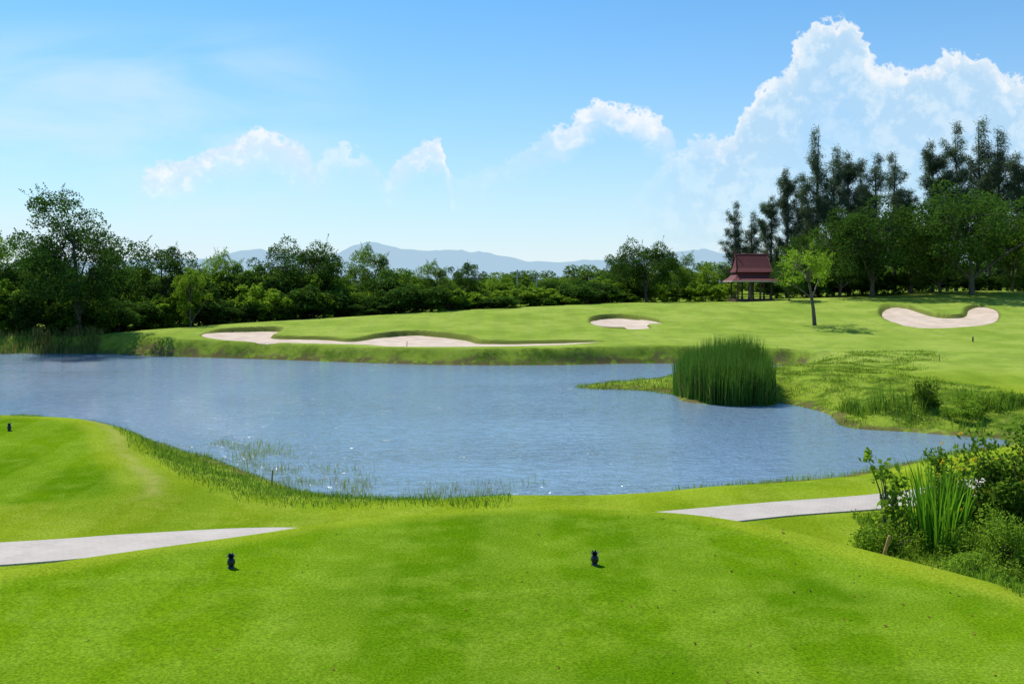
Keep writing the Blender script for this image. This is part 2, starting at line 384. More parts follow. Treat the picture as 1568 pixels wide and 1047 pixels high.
# ------------------------------------------------------------ distant mountains
prof = [(-900,420),(-300,410),(0,405),(200,400),(340,395),(370,383),(400,384),(430,388),(480,392),(510,390),(535,377),(560,370),(590,373),(620,381),(680,383),(720,386),(735,383),(760,392),(800,398),(850,401),(900,396),(940,398),(1000,395),(1050,385),(1080,381),(1110,386),(1150,395),(1300,400),(1700,395),(2400,415)]
pu = np.array([(a-784)*1.9685 for a, b_ in prof]); ph = np.array([6+(435-b_)*1.9685 for a, b_ in prof])
mx_ = np.linspace(pu[0], pu[-1], 500); mh = np.interp(mx_, pu, ph)+10*vnoise(mx_*0.02, mx_*0, 5)+5*vnoise(mx_*0.06, mx_*0+3, 6)
rows = []
for k, (yy, f) in enumerate([(2200, -0.1), (2450, 0.25), (2700, 0.6), (2850, 0.85), (3000, 1.0), (3300, 0.6)]):
    rows.append(np.stack([mx_, np.full_like(mx_, yy)+80*vnoise(mx_*0.01, mx_*0+k, 7), mh*f+(f > 0)*(f < 1)*25*vnoise(mx_*0.015, mx_*0+k*3, 8)], 1))
Vm = np.concatenate(rows); I = np.arange(len(Vm)).reshape(6, -1)
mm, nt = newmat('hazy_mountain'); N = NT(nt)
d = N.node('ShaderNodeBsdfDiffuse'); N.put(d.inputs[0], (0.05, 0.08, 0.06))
e = N.node('ShaderNodeEmission'); N.put(e.inputs[0], (0.46, 0.66, 0.83)); e.inputs[1].default_value = 1.0  # glow stands in for the air haze in front of the mountains
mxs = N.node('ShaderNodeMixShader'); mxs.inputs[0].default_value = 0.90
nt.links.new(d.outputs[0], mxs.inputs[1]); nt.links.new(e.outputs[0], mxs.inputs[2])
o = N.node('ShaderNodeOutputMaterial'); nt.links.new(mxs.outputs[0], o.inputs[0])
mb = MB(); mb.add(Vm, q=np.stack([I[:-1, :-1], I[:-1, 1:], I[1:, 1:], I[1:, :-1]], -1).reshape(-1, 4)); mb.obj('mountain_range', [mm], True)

# ------------------------------------------------------------ tree generators
def crown_dir_scale(dirs, r):
    s = np.ones(len(dirs))
    for _ in range(7):
        a = r.normal(size=3); a /= np.linalg.norm(a)
        s += 0.12*np.cos(3.2*np.arccos(np.clip(dirs@a, -1, 1))+r.uniform(0, 6))
    return s

def broadleaf(name, seed, Ht, W, tf=0.25, nclump=60, nleaf=330, ls=0.28, spray=40, mat=None, trunk_r=None, rr=(.07, .13), lean=None):
    r = np.random.default_rng(seed); mb = MB()
    zlow = Ht*tf; zc = (Ht+zlow)/2; sz = (Ht-zlow)/2; tr = trunk_r or Ht*0.022
    ln0 = r.normal(size=2)*Ht*0.02
    lean = ln0 if lean is None else np.array(lean)
    top = np.array([lean[0], lean[1], zc*1.05])
    tp = [np.array([0, 0, -0.4]), np.array([0, 0, 0.05]), np.array([lean[0]*.15, lean[1]*.15, zlow*0.6]), np.array([lean[0]*.4, lean[1]*.4, zlow+0.3]), top]
    tube(mb, tp, [tr*1.5, tr*1.2, tr*0.95, tr*0.8, tr*0.35], 8)
    d = r.normal(size=(nclump, 3)); d[:, 2] = d[:, 2]*0.9+.15; d /= np.linalg.norm(d, axis=1)[:, None]
    sc = crown_dir_scale(d, r)*(0.30+0.60*r.random(nclump)**0.5)
    C = np.array([lean[0], lean[1], zc])+d*sc[:, None]*np.array([W/2, W/2, sz])
    C[:, 2] = np.maximum(C[:, 2], zlow*0.9)
    nl = 7
    lim = C[r.choice(nclump, nl, replace=False)]
    for L in lim:
        h0 = r.uniform(0.5, 1.0); s = tp[3]*(1-h0*.3)+tp[2]*h0*.3 if L[2] < zc else tp[3]*.5+top*.5
        mid = (s+L)/2+np.array([0, 0, 0.08*Ht])*r.uniform(-0.3, 1)
        tube(mb, [s, mid, L], [tr*0.5, tr*0.32, tr*0.12], 5)
    for c in C:
        L = lim[np.argmin(np.linalg.norm(lim-c, axis=1))]
        s = L*0.6+top*0.4
        tube(mb, [s, (s+c)/2+r.normal(size=3)*0.15, c], [tr*0.16, tr*0.1, tr*0.04], 4)
    cr = W*r.uniform(rr[0], rr[1], nclump)
    for c, rad in zip(C, cr):
        n = int(nleaf*(rad/(W*0.10))**1.6)
        q = r.normal(size=(n, 3)); q[:, 2] += .35; q /= np.linalg.norm(q, axis=1)[:, None]
        q *= (0.55+0.45*r.random(n))[:, None]*rad*np.array([1.15, 1.15, 0.75])
        q[:, 2] -= 0.3*rad*(np.hypot(q[:, 0], q[:, 1])/rad)**2
        hf = np.clip(q[:, 2]/rad*.5+.45, 0, 1)     # sunlit clump tops put into the leaf colour, paler upwards
        cv = r.random()
        leaves(mb, c+q, ls, ls*0.6, 0.9, 1, np.clip(cv*0.40+r.random(n)*0.32+hf*.35-.04, 0, 1), r)
    for _ in range(spray):
        i = r.integers(nclump); c = C[i]; dd = (c-np.array([0, 0, zc*0.8])); dd /= np.linalg.norm(dd); dd = dd+r.normal(size=3)*0.35+np.array([0, 0, .25]); dd /= np.linalg.norm(dd)
        ln = r.uniform(0.07, 0.15)*W; t = np.linspace(0, 1, 22)[:, None]
        pth = c+dd*cr[i]*0.5+dd*ln*t+np.array([0, 0, -0.12*ln])*t**2
        leaves(mb, pth+r.normal(size=pth.shape)*ls*0.5*(1.1-t), ls*0.8, ls*0.4, 0.3, 1, None, r)
    return mb.mesh(name, [M_bark, mat or M_leafM])

def casuarina(name, seed, Ht, W):
    """tall feathery she-oak: several ascending leaders, each carrying loose drooping sprays"""
    r = np.random.default_rng(seed); mb = MB()
    axes = []
    tube(mb, [(0, 0, -.4), (0, 0, Ht*.3), (r.normal()*.3, r.normal()*.3, Ht*.65), (r.normal()*.4, 0, Ht*.97)], [Ht*.013, Ht*.010, Ht*.006, Ht*.001], 7)
    axes.append((np.array([0, 0, Ht*.22]), np.array([r.normal()*.4, r.normal()*.4, Ht*.98]), 1.0))
    for i in range(24):
        t = r.uniform(.14, .82); a = r.uniform(0, 6.28); rad = W/2*r.uniform(.45, 1.0)*(1.2-t*.85)
        s = np.array([0, 0, t*Ht]); e_ = np.array([math.cos(a)*rad, math.sin(a)*rad, min(Ht*.95, t*Ht+rad*r.uniform(.9, 1.9))])
        tube(mb, [s, s*.5+e_*.5+np.array([0, 0, -.25*rad]), e_], [.09, .06, .02], 5)
        axes.append((s, e_, .6))
    for s, e_, wgt in axes:
        Ls = np.linalg.norm(e_-s); nb = int(Ls*3.6)
        for _ in range(nb):
            t = r.uniform(0.10, 1)**.85; a = r.uniform(0, 6.28)
            b0 = s+(e_-s)*t; L = (2.3*wgt+.35)*(1.12-t)*r.uniform(.4, 1.3)+.35
            d = np.array([math.cos(a)*.8, math.sin(a)*.8, r.uniform(.0, .8)])
            n = int(20+L*17); k = r.random(n)
            P = b0+d*(L*k)[:, None]; P[:, 2] -= .35*L*k*k
            P += r.normal(size=(n, 3))*.28
            direc = np.tile(d*.8, (n, 1)); direc[:, 2] -= r.random(n)*1.4
            leaves(mb, P, 0.72, 0.066, 0.0, 1, np.clip(r.random()*.5+r.random(n)*.5, 0, 1), r, direc)
    return mb.mesh(name, [M_bark, M_needle])

def place(name, me, x, y, s=1.0, sz=None, rot=None, parent=None, dz=0.0):
    o = bpy.data.objects.new(name, me)
    o.location = (x, y, float(H(x, y)[0])-0.1+dz); o.scale = (s, s, sz or s); o.rotation_euler = (0, 0, rng.uniform(0, 6.28) if rot is None else rot)
    if parent: o.parent = parent
    return link(o)
def UX(u, y): return (u-784)*y/1524   # bearing -> x at range y

bigA = broadleaf('big_tree', 11, 12, 12.8, .14, 135, 250, .25, 110, M_leafA, None, (.065, .115))
bl = [broadleaf('tree_a', 16, 12, 11, .14, 64, 210, .27, 50, M_leafM),
      broadleaf('tree_b', 12, 12, 10, .10, 56, 200, .28, 30, M_leafD),
      broadleaf('tree_c', 13, 12, 12, .12, 60, 200, .28, 40, M_leafM),
      broadleaf('tree_d', 14, 12, 9, .08, 50, 200, .28, 40, M_leafL),
      broadleaf('tree_e', 15, 12, 13, .12, 78, 215, .29, 20, M_leafD)]
sh = [broadleaf('shrub_a', 21, 4, 5, .02, 30, 130, .27, 20, M_leafM, .05, (.09, .15)),
      broadleaf('shrub_b', 22, 4, 5.5, .02, 32, 130, .27, 20, M_leafD, .05, (.09, .15)),
      broadleaf('shrub_c', 23, 4, 4.5, .02, 28, 130, .26, 20, M_leafL, .05, (.09, .15))]
cs = [casuarina('casuarina_a', 31, 24, 7.5), casuarina('casuarina_b', 32, 24, 9), casuarina('casuarina_c', 33, 24, 7)]

place('broadleaf_tree', bigA, UX(122, 89), 89, 0.94, 0.93, 2.4)
# (bearing px, top px, range, mesh, width factor)
treesL = [(25,378,97,1,.95),(-30,350,98,2,1.),(245,360,103,1,.85),(190,388,108,4,.8),(340,376,110,2,.75),(292,400,96,3,.75),(402,394,118,3,.8),(465,352,112,4,.88),(430,402,112,1,.7),
 (520,416,124,0,.8),(565,368,138,2,.75),(600,418,125,4,.7),(660,394,115,2,.82),(712,392,118,1,.8),(765,420,132,3,.8),(840,422,130,4,.65),(885,428,135,2,.6),(990,356,124,4,.85),(945,379,130,1,.75),(1035,383,132,2,.75),(1080,402,134,3,.8)]
for (u, v, y, k, wf) in treesL:
    x = UX(u, y); z0 = float(H(x, y)[0]); ht = 6+(435-v)*y/1524-z0; s = ht/12.3
    place('broadleaf_tree', bl[k], x, y, max(s, .62*wf)*(wf if wf < 1 else 1)*1.12, s)
treesR = [(1335,294,122,4,1.0),(1395,330,126,1,.9),(1285,330,126,2,.9),(1488,268,118,4,1.05),(1440,335,122,2,.9),(1550,335,124,1,.9),(1240,345,130,1,.9),(1208,386,119,4,.7),(1610,330,118,2,1)]
for (u, v, y, k, wf) in treesR:
    x = UX(u, y); z0 = float(H(x, y)[0]); ht = 6+(435-v)*y/1524-z0; s = ht/12.3
    o = place('broadleaf_tree', bl[k], x, y, s*wf*1.08, s)
for i, (u, v, y) in enumerate([(1125,306,136),(1150,322,138),(1180,296,140),(1205,254,138),(1228,262,142),(1252,194,138),(1276,222,140),(1300,228,142),(1340,232,140),(1370,230,142),(1320,262,138),(1392,290,140),(1428,212,138),(1464,184,136),(1497,180,138),(1530,194,136),(1560,230,138),(1590,200,136),(1450,240,140),(1515,230,142)]):
    x = UX(u, y); z0 = float(H(x, y)[0]); ht = 6+(435-v)*y/1524-z0
    place('casuarina_tree', cs[(i*2+i//3) % 3], x, y, ht/24*(rng.uniform(.9, 1.2) if ht > 16 else 1.1), ht/24)

def thicket(name, items):
    e = link(bpy.data.objects.new(name, None))
    for j, (x, y, s, sz, k) in enumerate(items):
        place('shrub_%d' % j, sh[k], x, y, s, sz, parent=e)
    return e
it = []
r = np.random.default_rng(5)
for u in np.arange(-60, 960, 21):
    for row in range(2):
        y = np.interp(u, [-60, 150, 200, 330, 620, 800, 950], [91, 91, 97, 101, 110, 116, 122])+row*6+r.uniform(-1, 2)
        uu = u+r.uniform(-14, 14); x = UX(uu, y)
        if sdist(np.array([x]), np.array([y]), POND)[0] > -1.5: continue
        topv = np.interp(uu, [0, 200, 420, 620, 800, 940], [435, 428, 434, 440, 444, 446])+r.uniform(-28, 22)
        z0 = float(H(x, y)[0]); ht = max(1.8, 6+(435-topv)*y/1524-z0)*(0.8+0.2*row)
        it.append((x, y, r.uniform(.95, 1.4), ht/4.2, r.choice([0, 1, 2, 0, 1])))
thicket('shrub_thicket', it)
it = []
for u in np.arange(1190, 1640, 22):
    y = 127+r.uniform(0, 8); x = UX(u+r.uniform(-8, 8), y); it.append((x, y, r.uniform(.8, 1.1), r.uniform(.5, .9), 1))
for u in np.arange(950, 1120, 18):
    y = 128+r.uniform(0, 6); it.append((UX(u, y), y, r.uniform(.7, 1.0), r.uniform(.5, .8), r.choice([0, 1, 2])))
thicket('shrub_thicket', it)
far_tree = broadleaf('far_tree', 71, 12, 12, .05, 34, 60, .6, 0, M_leafM, None, (.10, .18))
e = link(bpy.data.objects.new('distant_treeline', None))
for j, u in enumerate(np.arange(-200, 1900, 26)):
    y = 185+r.uniform(-12, 25); x = UX(u, y)
    place('tree_%d' % j, far_tree, x, y, r.uniform(.8, 1.1), r.uniform(.36, .66), parent=e)

# lone tree on the fairway
lone = broadleaf('lone', 44, 7.7, 6.8, .34, 36, 70, .23, 60, M_leafL, .17, (.06, .11), (-0.75, 0))
place('broadleaf_tree', lone, 28.6, 94.1, 1.0, 1.0, 0.0)

# ------------------------------------------------------------ reeds / grass masses
def scatter(n, x0, x1, y0, y1, fn):
    x = rng.uniform(x0, x1, n); y = rng.uniform(y0, y1, n); r_ = land(x, y, full=True); k = fn(x, y, r_)
    k = rng.random(n) < k
    return np.stack([x[k], y[k], r_[0][k]], 1)
REED = catmull([(8.7,53.8),(9.3,50.4),(10.6,49.1),(12.5,49.0),(13.5,50.8),(13.1,54),(11.5,55.2),(9.7,55)], 4)
P = scatter(13000, 8, 14.5, 48.5, 56, lambda x, y, r_: (sdist(x, y, REED)+.35*vnoise(x*2, y*2, 5) > 0)*1.0)
P[:, 2] = np.maximum(P[:, 2], -0.15)
mb = MB(); hh = 2.5*(0.62+0.38*rng.random(len(P)))*(1+0.22*vnoise(P[:, 0]*.9, P[:, 1]*.9, 3))*(0.92+0.08*ss(sdist(P[:, 0], P[:, 1], REED)/.5))
blades(mb, P, hh, 0.035, 0.14, 0, rng, np.clip(.5+1.1*vnoise(P[:, 0]*1.6, P[:, 1]*1.6, 6)+.5*(rng.random(len(P))-.5), 0, 1))
k = rng.random(len(P)) < 0.16
blades(mb, P[k], hh[k]*rng.uniform(.3, .8, k.sum()), 0.03, 0.8, 1)
mb.obj('reed_clump', [M_reed, M_dry])

def grass(name, P, h, w, lean, mats, mixdry=0.0, varh=0.5):
    if len(P) == 0: return
    mb = MB(); hh = h*(1-varh+varh*2*rng.random(len(P))*1.0)*(1+1.2*vnoise(P[:, 0]*1.5, P[:, 1]*1.5, 77))
    k = rng.random(len(P)) < mixdry
    vv = np.clip(.5+1.0*vnoise(P[:, 0]*.9, P[:, 1]*.9, 78)+.6*(rng.random(len(P))-.5), 0, 1)
    blades(mb, P[~k], hh[~k], w, lean, 0, rng, vv[~k])
    if k.any(): blades(mb, P[k], hh[k], w, lean, 1)
    mb.obj(name, mats)
cl_ = lambda x, y, s, f: np.clip((vnoise(x*f, y*f, s)+0.25)*2.2, 0, 1)
GM = [M_rough, M_dry]
grass('rough_grass', scatter(80000, -20, 0, 22, 43, lambda x, y, q: (q[3] < 0.1)*(q[2] < -0.8)*ss((4.2+q[3])/1.0)*(.5+.5*cl_(x, y, 2, .8))), .11, .018, .9, [M_reed, M_rough], .6)
grass('shoreline_grass', scatter(45000, -6, 19, 26, 37, lambda x, y, q: (q[3] < 0.25)*(q[3] > -.7)*(.3+.7*cl_(x, y, 4, 1.3))), .15, .016, .6, GM, .08)
P = scatter(24000, -14, 1, 27, 38, lambda x, y, q: (q[3] > 0)*ss((3.8-q[3])/2.5)*cl_(x, y, 6, 1.1)**1.2)
P[:, 2] = -0.02
grass('emergent_marsh_grass', P, .17, .011, .5, [M_rough, M_dry], .45, .6)
grass('rough_grass', scatter(90000, 13, 34, 37, 72, lambda x, y, q: (q[3] < 0.1)*ss((10+q[3])/2)*(.02+.98*cl_(x, y, 8, .9)**1.5)), .11, .03, 1.2, GM, .15)
P = scatter(9000, 3.5, 13, 54, 61, lambda x, y, q: (q[3] < 0.5)*1.0); P[:, 2] = np.maximum(P[:, 2], -.02)
grass('marsh_grass', P, .16, .03, .8, GM, .15)
grass('shoreline_grass', scatter(50000, -45, 25, 70, 92, lambda x, y, q: (q[3] < 0.1)*(q[3] > -1.2)*(.02+.98*cl_(x, y, 10, .7)**2)), .10, .03, .9, GM, .35)
P = scatter(9000, -55, -36, 84.5, 90, lambda x, y, q: (q[3] < 1.0)*(q[3] > -2.5)*(.2+.8*cl_(x, y, 13, .5))); P[:, 2] = np.maximum(P[:, 2], -.05)
grass('bank_reeds', P, .6, .05, .3, [M_reed, M_dry], .5)
P = scatter(9000, 15.0, 24, 39, 46, lambda x, y, q: (q[3] < .0)*(q[3] > -4.5)*cl_(x, y, 15, .6)**4)
grass('tall_weeds', P, .60, .03, .6, [M_reed, M_rough], .5)

# ------------------------------------------------------------ right bank and near right planting
def shrub(name, x, y, Ht, W, leafs, n, mat, seed, wide=.5, ncl=26, flower=0):
    r = np.random.default_rng(seed); mb = MB()
    d = r.normal(size=(ncl, 3)); d /= np.linalg.norm(d, axis=1)[:, None]; d[:, 2] = np.abs(d[:, 2])*1.0
    C = d*(0.35+.5*r.random(ncl)**.5)[:, None]*crown_dir_scale(d, r)[:, None]*np.array([W/2, W/2, Ht*.9])+np.array([0, 0, Ht*.12])
    for c in C:
        tube(mb, [(r.normal()*.06, r.normal()*.06, -.15), c*np.array([.4, .4, .6]), c], [.025, .016, .006], 5)
        rad = W*r.uniform(.10, .17); m = int(n/ncl)
        q = r.normal(size=(m, 3)); q /= np.linalg.norm(q, axis=1)[:, None]; q *= (r.random(m)**.5)[:, None]*rad
        leaves(mb, c+q, leafs, leafs*wide, .6, 1, np.clip(r.random()*.4+r.random(m)*.6, 0, 1), r)
    if flower:
        P = C[r.integers(ncl, size=flower)]+r.normal(size=(flower, 3))*W*.11
        for p_ in P: leaves(mb, p_+r.normal(size=(6, 3))*.02, .07, .05, .5, 2, None, r)
    o = mb.obj(name, [M_bark, mat, M_flower]); o.location = (x, y, float(H(x, y)[0])); return o
shrub('flowering_shrub', 10.2, 20.6, 2.25, 2.9, .13, 11000, M_leafM, 51, .5, 50, 80)
shrub('flowering_shrub', 11.7, 19.8, 2.5, 2.8, .13, 9000, M_leafM, 52, .5, 42, 60)
shrub('low_shrub', 9.1, 18.4, 1.0, 2.1, .08, 10000, M_leafL, 53, .4, 44)
shrub('low_shrub', 10.4, 17.6, 1.0, 2.2, .08, 10000, M_leafL, 54, .4, 44)
shrub('low_shrub', 7.4, 19.6, .55, 1.5, .07, 5000, M_leafL, 55, .45, 24)
shrub('low_shrub', 9.6, 16.3, .5, 2.0, .07, 6000, M_leafM, 57, .45, 30)
shrub('low_shrub', 8.3, 17.6, .45, 1.5, .07, 5000, M_leafL, 58, .45, 26)
shrub('sapling', 7.7, 20.4, 1.75, 1.6, .17, 420, M_leafL, 56, .6, 18)
shrub('low_shrub', 17.6, 42.6, .9, 1.6, .13, 2600, M_leafM, 59, .3, 24)
shrub('low_shrub', 19.6, 42.0, .6, 2.0, .13, 3000, M_leafL, 60, .3, 24)
shrub('low_shrub', 18.7, 41.0, .5, 1.8, .13, 3000, M_leafL, 62, .3, 20)
shrub('low_shrub', 21.6, 43.0, .5, 2.2, .13, 3000, M_leafM, 63, .3, 20)
def strap_clump(name, x, y, n, h, spread, w, mat, seed):
    r = np.random.default_rng(seed); mb = MB()
    for i in range(n):
        a = r.uniform(0, 6.28); rr = spread*r.random()**.5; b0 = np.array([math.cos(a)*rr, math.sin(a)*rr, -.05])
        hh = h*r.uniform(.6, 1.05); a2 = a+r.normal()*.5; ln = hh*r.uniform(.05, .3); d = np.array([math.cos(a2), math.sin(a2), 0])
        sd_ = np.array([-math.sin(a2+r.normal()), math.cos(a2), 0]); K = 6; V = []
        droop = r.uniform(0, .25)*(r.random() < .3)
        for k in range(K):
            t = k/(K-1); c = b0+d*ln*t**1.8+np.array([0, 0, hh*(t-droop*t**4)]); ww = w*(1-t**2.5)*.5+.001
            V += [c-sd_*ww, c+sd_*ww]
        mb.add(V, q=[(2*k, 2*k+1, 2*k+3, 2*k+2) for k in range(K-1)], mat=0, var=r.random())
    o = mb.obj(name, [mat]); o.location = (x, y, float(H(x, y)[0])); return o
strap_clump('iris_plant', 8.4, 19.6, 170, 1.85, .5, .05, M_iris, 61)
P = scatter(60000, 6, 14, 11, 22.5, lambda x, y, q: (x > 6.5+0.12*(y-13))*(q[1] < -.1)*(.35+.65*cl_(x, y, 17, 1.2)))
mb = MB(); k = rng.random(len(P)) < .5
P2 = P[k].copy(); P2[:, 2] += rng.uniform(.02, .2, k.sum())
leaves(mb, P2, .06, .035, .8, 0); blades(mb, P[~k], .17*rng.uniform(.5, 1.4, (~k).sum()), .015, .6, 1)
mb.obj('ground_cover', [M_leafM, M_rough])
# fallen leaves on the tee
M_fallen = foliage_mat('fallen_leaf', (0.10, 0.05, 0.02), (0.30, 0.17, 0.05), 0.2)
P = scatter(320, -6, 7, 9, 17.5, lambda x, y, q: (q[1] > -1)*(.15+.85*ss((x-0)/4))); P[:, 2] += .012
mb = MB(); leaves(mb, P, .05, .032, 3.0, 0); mb.obj('fallen_leaves', [M_fallen])

# ------------------------------------------------------------ tee markers (pineapple)
m_mark = simple_mat('marker_paint', (0.008, 0.010, 0.022), (0.015, 0.018, 0.035), 30, 0.35, 0.1)
def pineapple(x, y, h=.20):
    mb = MB(); R = h*.26; nu, nv = 24, 16; V = []
    bh = h*.62
    for j in range(nv+1):
        t = j/nv; rad = R*(math.sin(math.pi*(0.12+.80*t))**.6); z = .02+bh*t
        for i in range(nu):
            a = 2*math.pi*i/nu; bump = 1+.08*abs(math.sin(i*math.pi/4+j*.9))*abs(math.sin(i*math.pi/4-j*.9))*2
            V.append((math.cos(a)*rad*bump, math.sin(a)*rad*bump, z))
    V += [(0, 0, .02), (0, 0, .02+bh)]
    Qs = [(j*nu+i, j*nu+(i+1) % nu, (j+1)*nu+(i+1) % nu, (j+1)*nu+i) for j in range(nv) for i in range(nu)]
    T = [(i, len(V)-2, (i+1) % nu) for i in range(nu)]+[(nv*nu+i, nv*nu+(i+1) % nu, len(V)-1) for i in range(nu)]
    mb.add(V, q=Qs, t=T)
    tube(mb, [(0, 0, -.03), (0, 0, .006), (0, 0, .03)], [R*1.0, R*.95, R*.6], 16)
    for ring, (n, ln, el) in enumerate([(9, .30, .55), (8, .36, .95), (5, .40, 1.3)]):
        for i in range(n):
            a = 2*math.pi*(i+.5*ring)/n; l = h*ln; b0 = np.array([math.cos(a)*R*.3, math.sin(a)*R*.3, bh+.012])
            d = np.array([math.cos(a)*math.cos(el), math.sin(a)*math.cos(el), math.sin(el)]); s = np.array([-math.sin(a), math.cos(a), 0])
            m_ = b0+d*l*.55; tip = b0+d*l+np.array([math.cos(a), math.sin(a), -.3])*l*.2; w = R*.34
            mb.add([b0-s*w, b0+s*w, m_+s*w*.9, m_-s*w*.9, tip], q=[(0, 1, 2, 3)], t=[(3, 2, 4)])
    o = mb.obj('pineapple_tee_marker', [m_mark], True); o.location = (x, y, float(H(x, y)[0])+.005); return o
pineapple(-3.95, 14.0, .20); pineapple(1.18, 14.2, .20); pineapple(-15.3, 30.3, .22)

# stakes
m_wood = simple_mat('stake_wood', (0.30, 0.17, 0.05), (0.42, 0.26, 0.09), 20, .8, .2)
m_white = simple_mat('stake_white', (0.6, 0.55, 0.5), (0.75, 0.7, 0.62), 20, .7, .1)
def stake(name, x, y, h, lean, m, rad=.03):
    mb = MB(); tube(mb, [(0, 0, -.1), (lean*.5, 0, h*.5), (lean, 0, h), (lean*1.01, 0, h+.015)], [rad, rad, rad*.95, rad*.3], 8)
    o = mb.obj(name, [m], False); o.location = (x, y, float(H(x, y)[0])); return o
stake('wooden_stake', 6.3, 17.0, .50, .15, m_wood)
stake('wooden_stake', -7.0, 29.0, .45, .03, m_wood, .025)
stake('boundary_post', 10.9, 24.0, .5, 0, m_white, .05)
stake('wooden_stake', 27.5, 64.0, .45, -.03, m_wood, .03)
stake('bunker_rake_post', -8.3, 78.6, .5, .02, m_wood, .03)
stake('marker_post', 37.5, 81.0, .4, .0, m_mark, .06)

# ------------------------------------------------------------ sala pavilion
m_roof, nt = newmat('roof_tile'); N = NT(nt)
tc = N.node('ShaderNodeTexCoord').outputs['Object']
bt = N.node('ShaderNodeTexBrick'); N.put(bt.inputs['Vector'], N.mapping(tc, (1, 1, 1), (math.pi/2, 0, 0))); bt.inputs['Scale'].default_value = 3.5; bt.inputs['Mortar Size'].default_value = .03
N.put(bt.inputs['Color1'], (.20, .035, .03)); N.put(bt.inputs['Color2'], (.14, .025, .022)); N.put(bt.inputs['Mortar'], (.07, .015, .015))
p = N.node('ShaderNodeBsdfPrincipled'); N.put(p.inputs['Base Color'], bt.outputs[0]); p.inputs['Roughness'].default_value = .8
o = N.node('ShaderNodeOutputMaterial'); nt.links.new(p.outputs[0], o.inputs[0])
m_dk = simple_mat('dark_timber', (.05, .025, .018), (.10, .05, .035), 6, .7)
m_fascia = simple_mat('fascia', (.55, .42, .36), (.65, .5, .44), 6, .7)
px_, py_ = UX(1150, 124), 124; pz = float(H(px_, py_)[0])
pav = link(bpy.data.objects.new('thai_pavilion', None)); pav.location = (px_, py_, pz-.15); pav.scale = (.86, .86, .90)
def part(mb, name, mats):
    o = mb.obj(name, mats); o.parent = pav; return o
mb = MB(); box(mb, (0, 0, .2), (5.6, 5.0, .5)); box(mb, (0, -2.9, .1), (1.6, .8, .3)); part(mb, 'platform', [m_dk])
mb = MB()
for ax in (-2.4, -.8, .8, 2.4):
    for ay in (-2.1, 2.1):
        box(mb, (ax, ay, 1.75), (.2, .2, 2.6)); box(mb, (ax, ay, .55), (.3, .3, .2))
for ay in (-2.1, 2.1):
    for zz in (.75, 1.15): box(mb, (-1.6, ay, zz), (1.4, .08, .08)); box(mb, (1.6, ay, zz), (1.4, .08, .08))
for ax in (-2.4, 2.4):
    for zz in (.75, 1.15): box(mb, (ax, 0, zz), (.08, 4.0, .08))
part(mb, 'posts_and_rails', [m_dk])
def roof_loft(rings, mat_name, flare=0):
    mb = MB()
    V = []
    for (hx, hy, z) in rings: V += [(-hx, -hy, z), (hx, -hy, z), (hx, hy, z), (-hx, hy, z)]
    Qs = [(4*i+k, 4*i+(k+1) % 4, 4*i+4+(k+1) % 4, 4*i+4+k) for i in range(len(rings)-1) for k in range(4)]
    mb.add(V, q=Qs); return part(mb, mat_name, [m_roof])
roof_loft([(3.4, 3.1, 2.92), (3.4, 3.1, 3.0), (2.9, 2.5, 3.30), (2.5, 2.0, 3.75), (2.3, 1.8, 4.05)], 'skirt_roof')
roof_loft([(2.65, 2.15, 4.08), (2.65, 2.15, 4.16), (2.45, 1.55, 4.7), (2.35, .9, 5.5), (2.3, .06, 6.6)], 'main_roof')
mb = MB(); box(mb, (0, -3.12, 2.88), (6.84, .05, .16)); box(mb, (0, 3.12, 2.88), (6.84, .05, .16)); box(mb, (-3.42, 0, 2.88), (.05, 6.1, .16)); box(mb, (3.42, 0, 2.88), (.05, 6.1, .16)); part(mb, 'fascia', [m_fascia])
mb = MB()
for s in (-1, 1):
    tube(mb, [(s*2.3, 0, 6.55), (s*2.45, 0, 6.9), (s*2.38, 0, 7.2), (s*2.6, 0, 7.45)], [.09, .07, .05, .02], 6)
    for sy in (-1, 1):
        tube(mb, [(s*2.36, 0, 6.62), (s*2.42, sy*.9, 5.55), (s*2.52, sy*1.6, 4.72), (s*2.7, sy*2.2, 4.2), (s*2.85, sy*2.35, 4.45)], [.07, .07, .07, .07, .02], 5)
tube(mb, [(-2.3, 0, 6.63), (2.3, 0, 6.63)], [.09, .09], 6)
part(mb, 'ridge_and_bargeboards', [m_roof])

# utility poles far away
m_pole = simple_mat('pole_concrete', (.3, .3, .3), (.4, .4, .38), 4)
for u, vt in ((792, 413), (822, 418)):
    y = 170; x = UX(u, y); z0 = float(H(x, y)[0]); h = 6+(435-vt)*y/1524-z0
    mb = MB(); tube(mb, [(0, 0, 0), (0, 0, h)], [.16, .11], 8); box(mb, (0, 0, h-.5), (2.2, .12, .12)); box(mb, (0, 0, h-1.2), (1.8, .12, .12))
    for k in (-.9, 0, .9): tube(mb, [(k, 0, h-.44), (k, 0, h-.2)], [.06, .04], 6)
    o = mb.obj('utility_pole', [m_pole]); o.location = (x, y, z0)

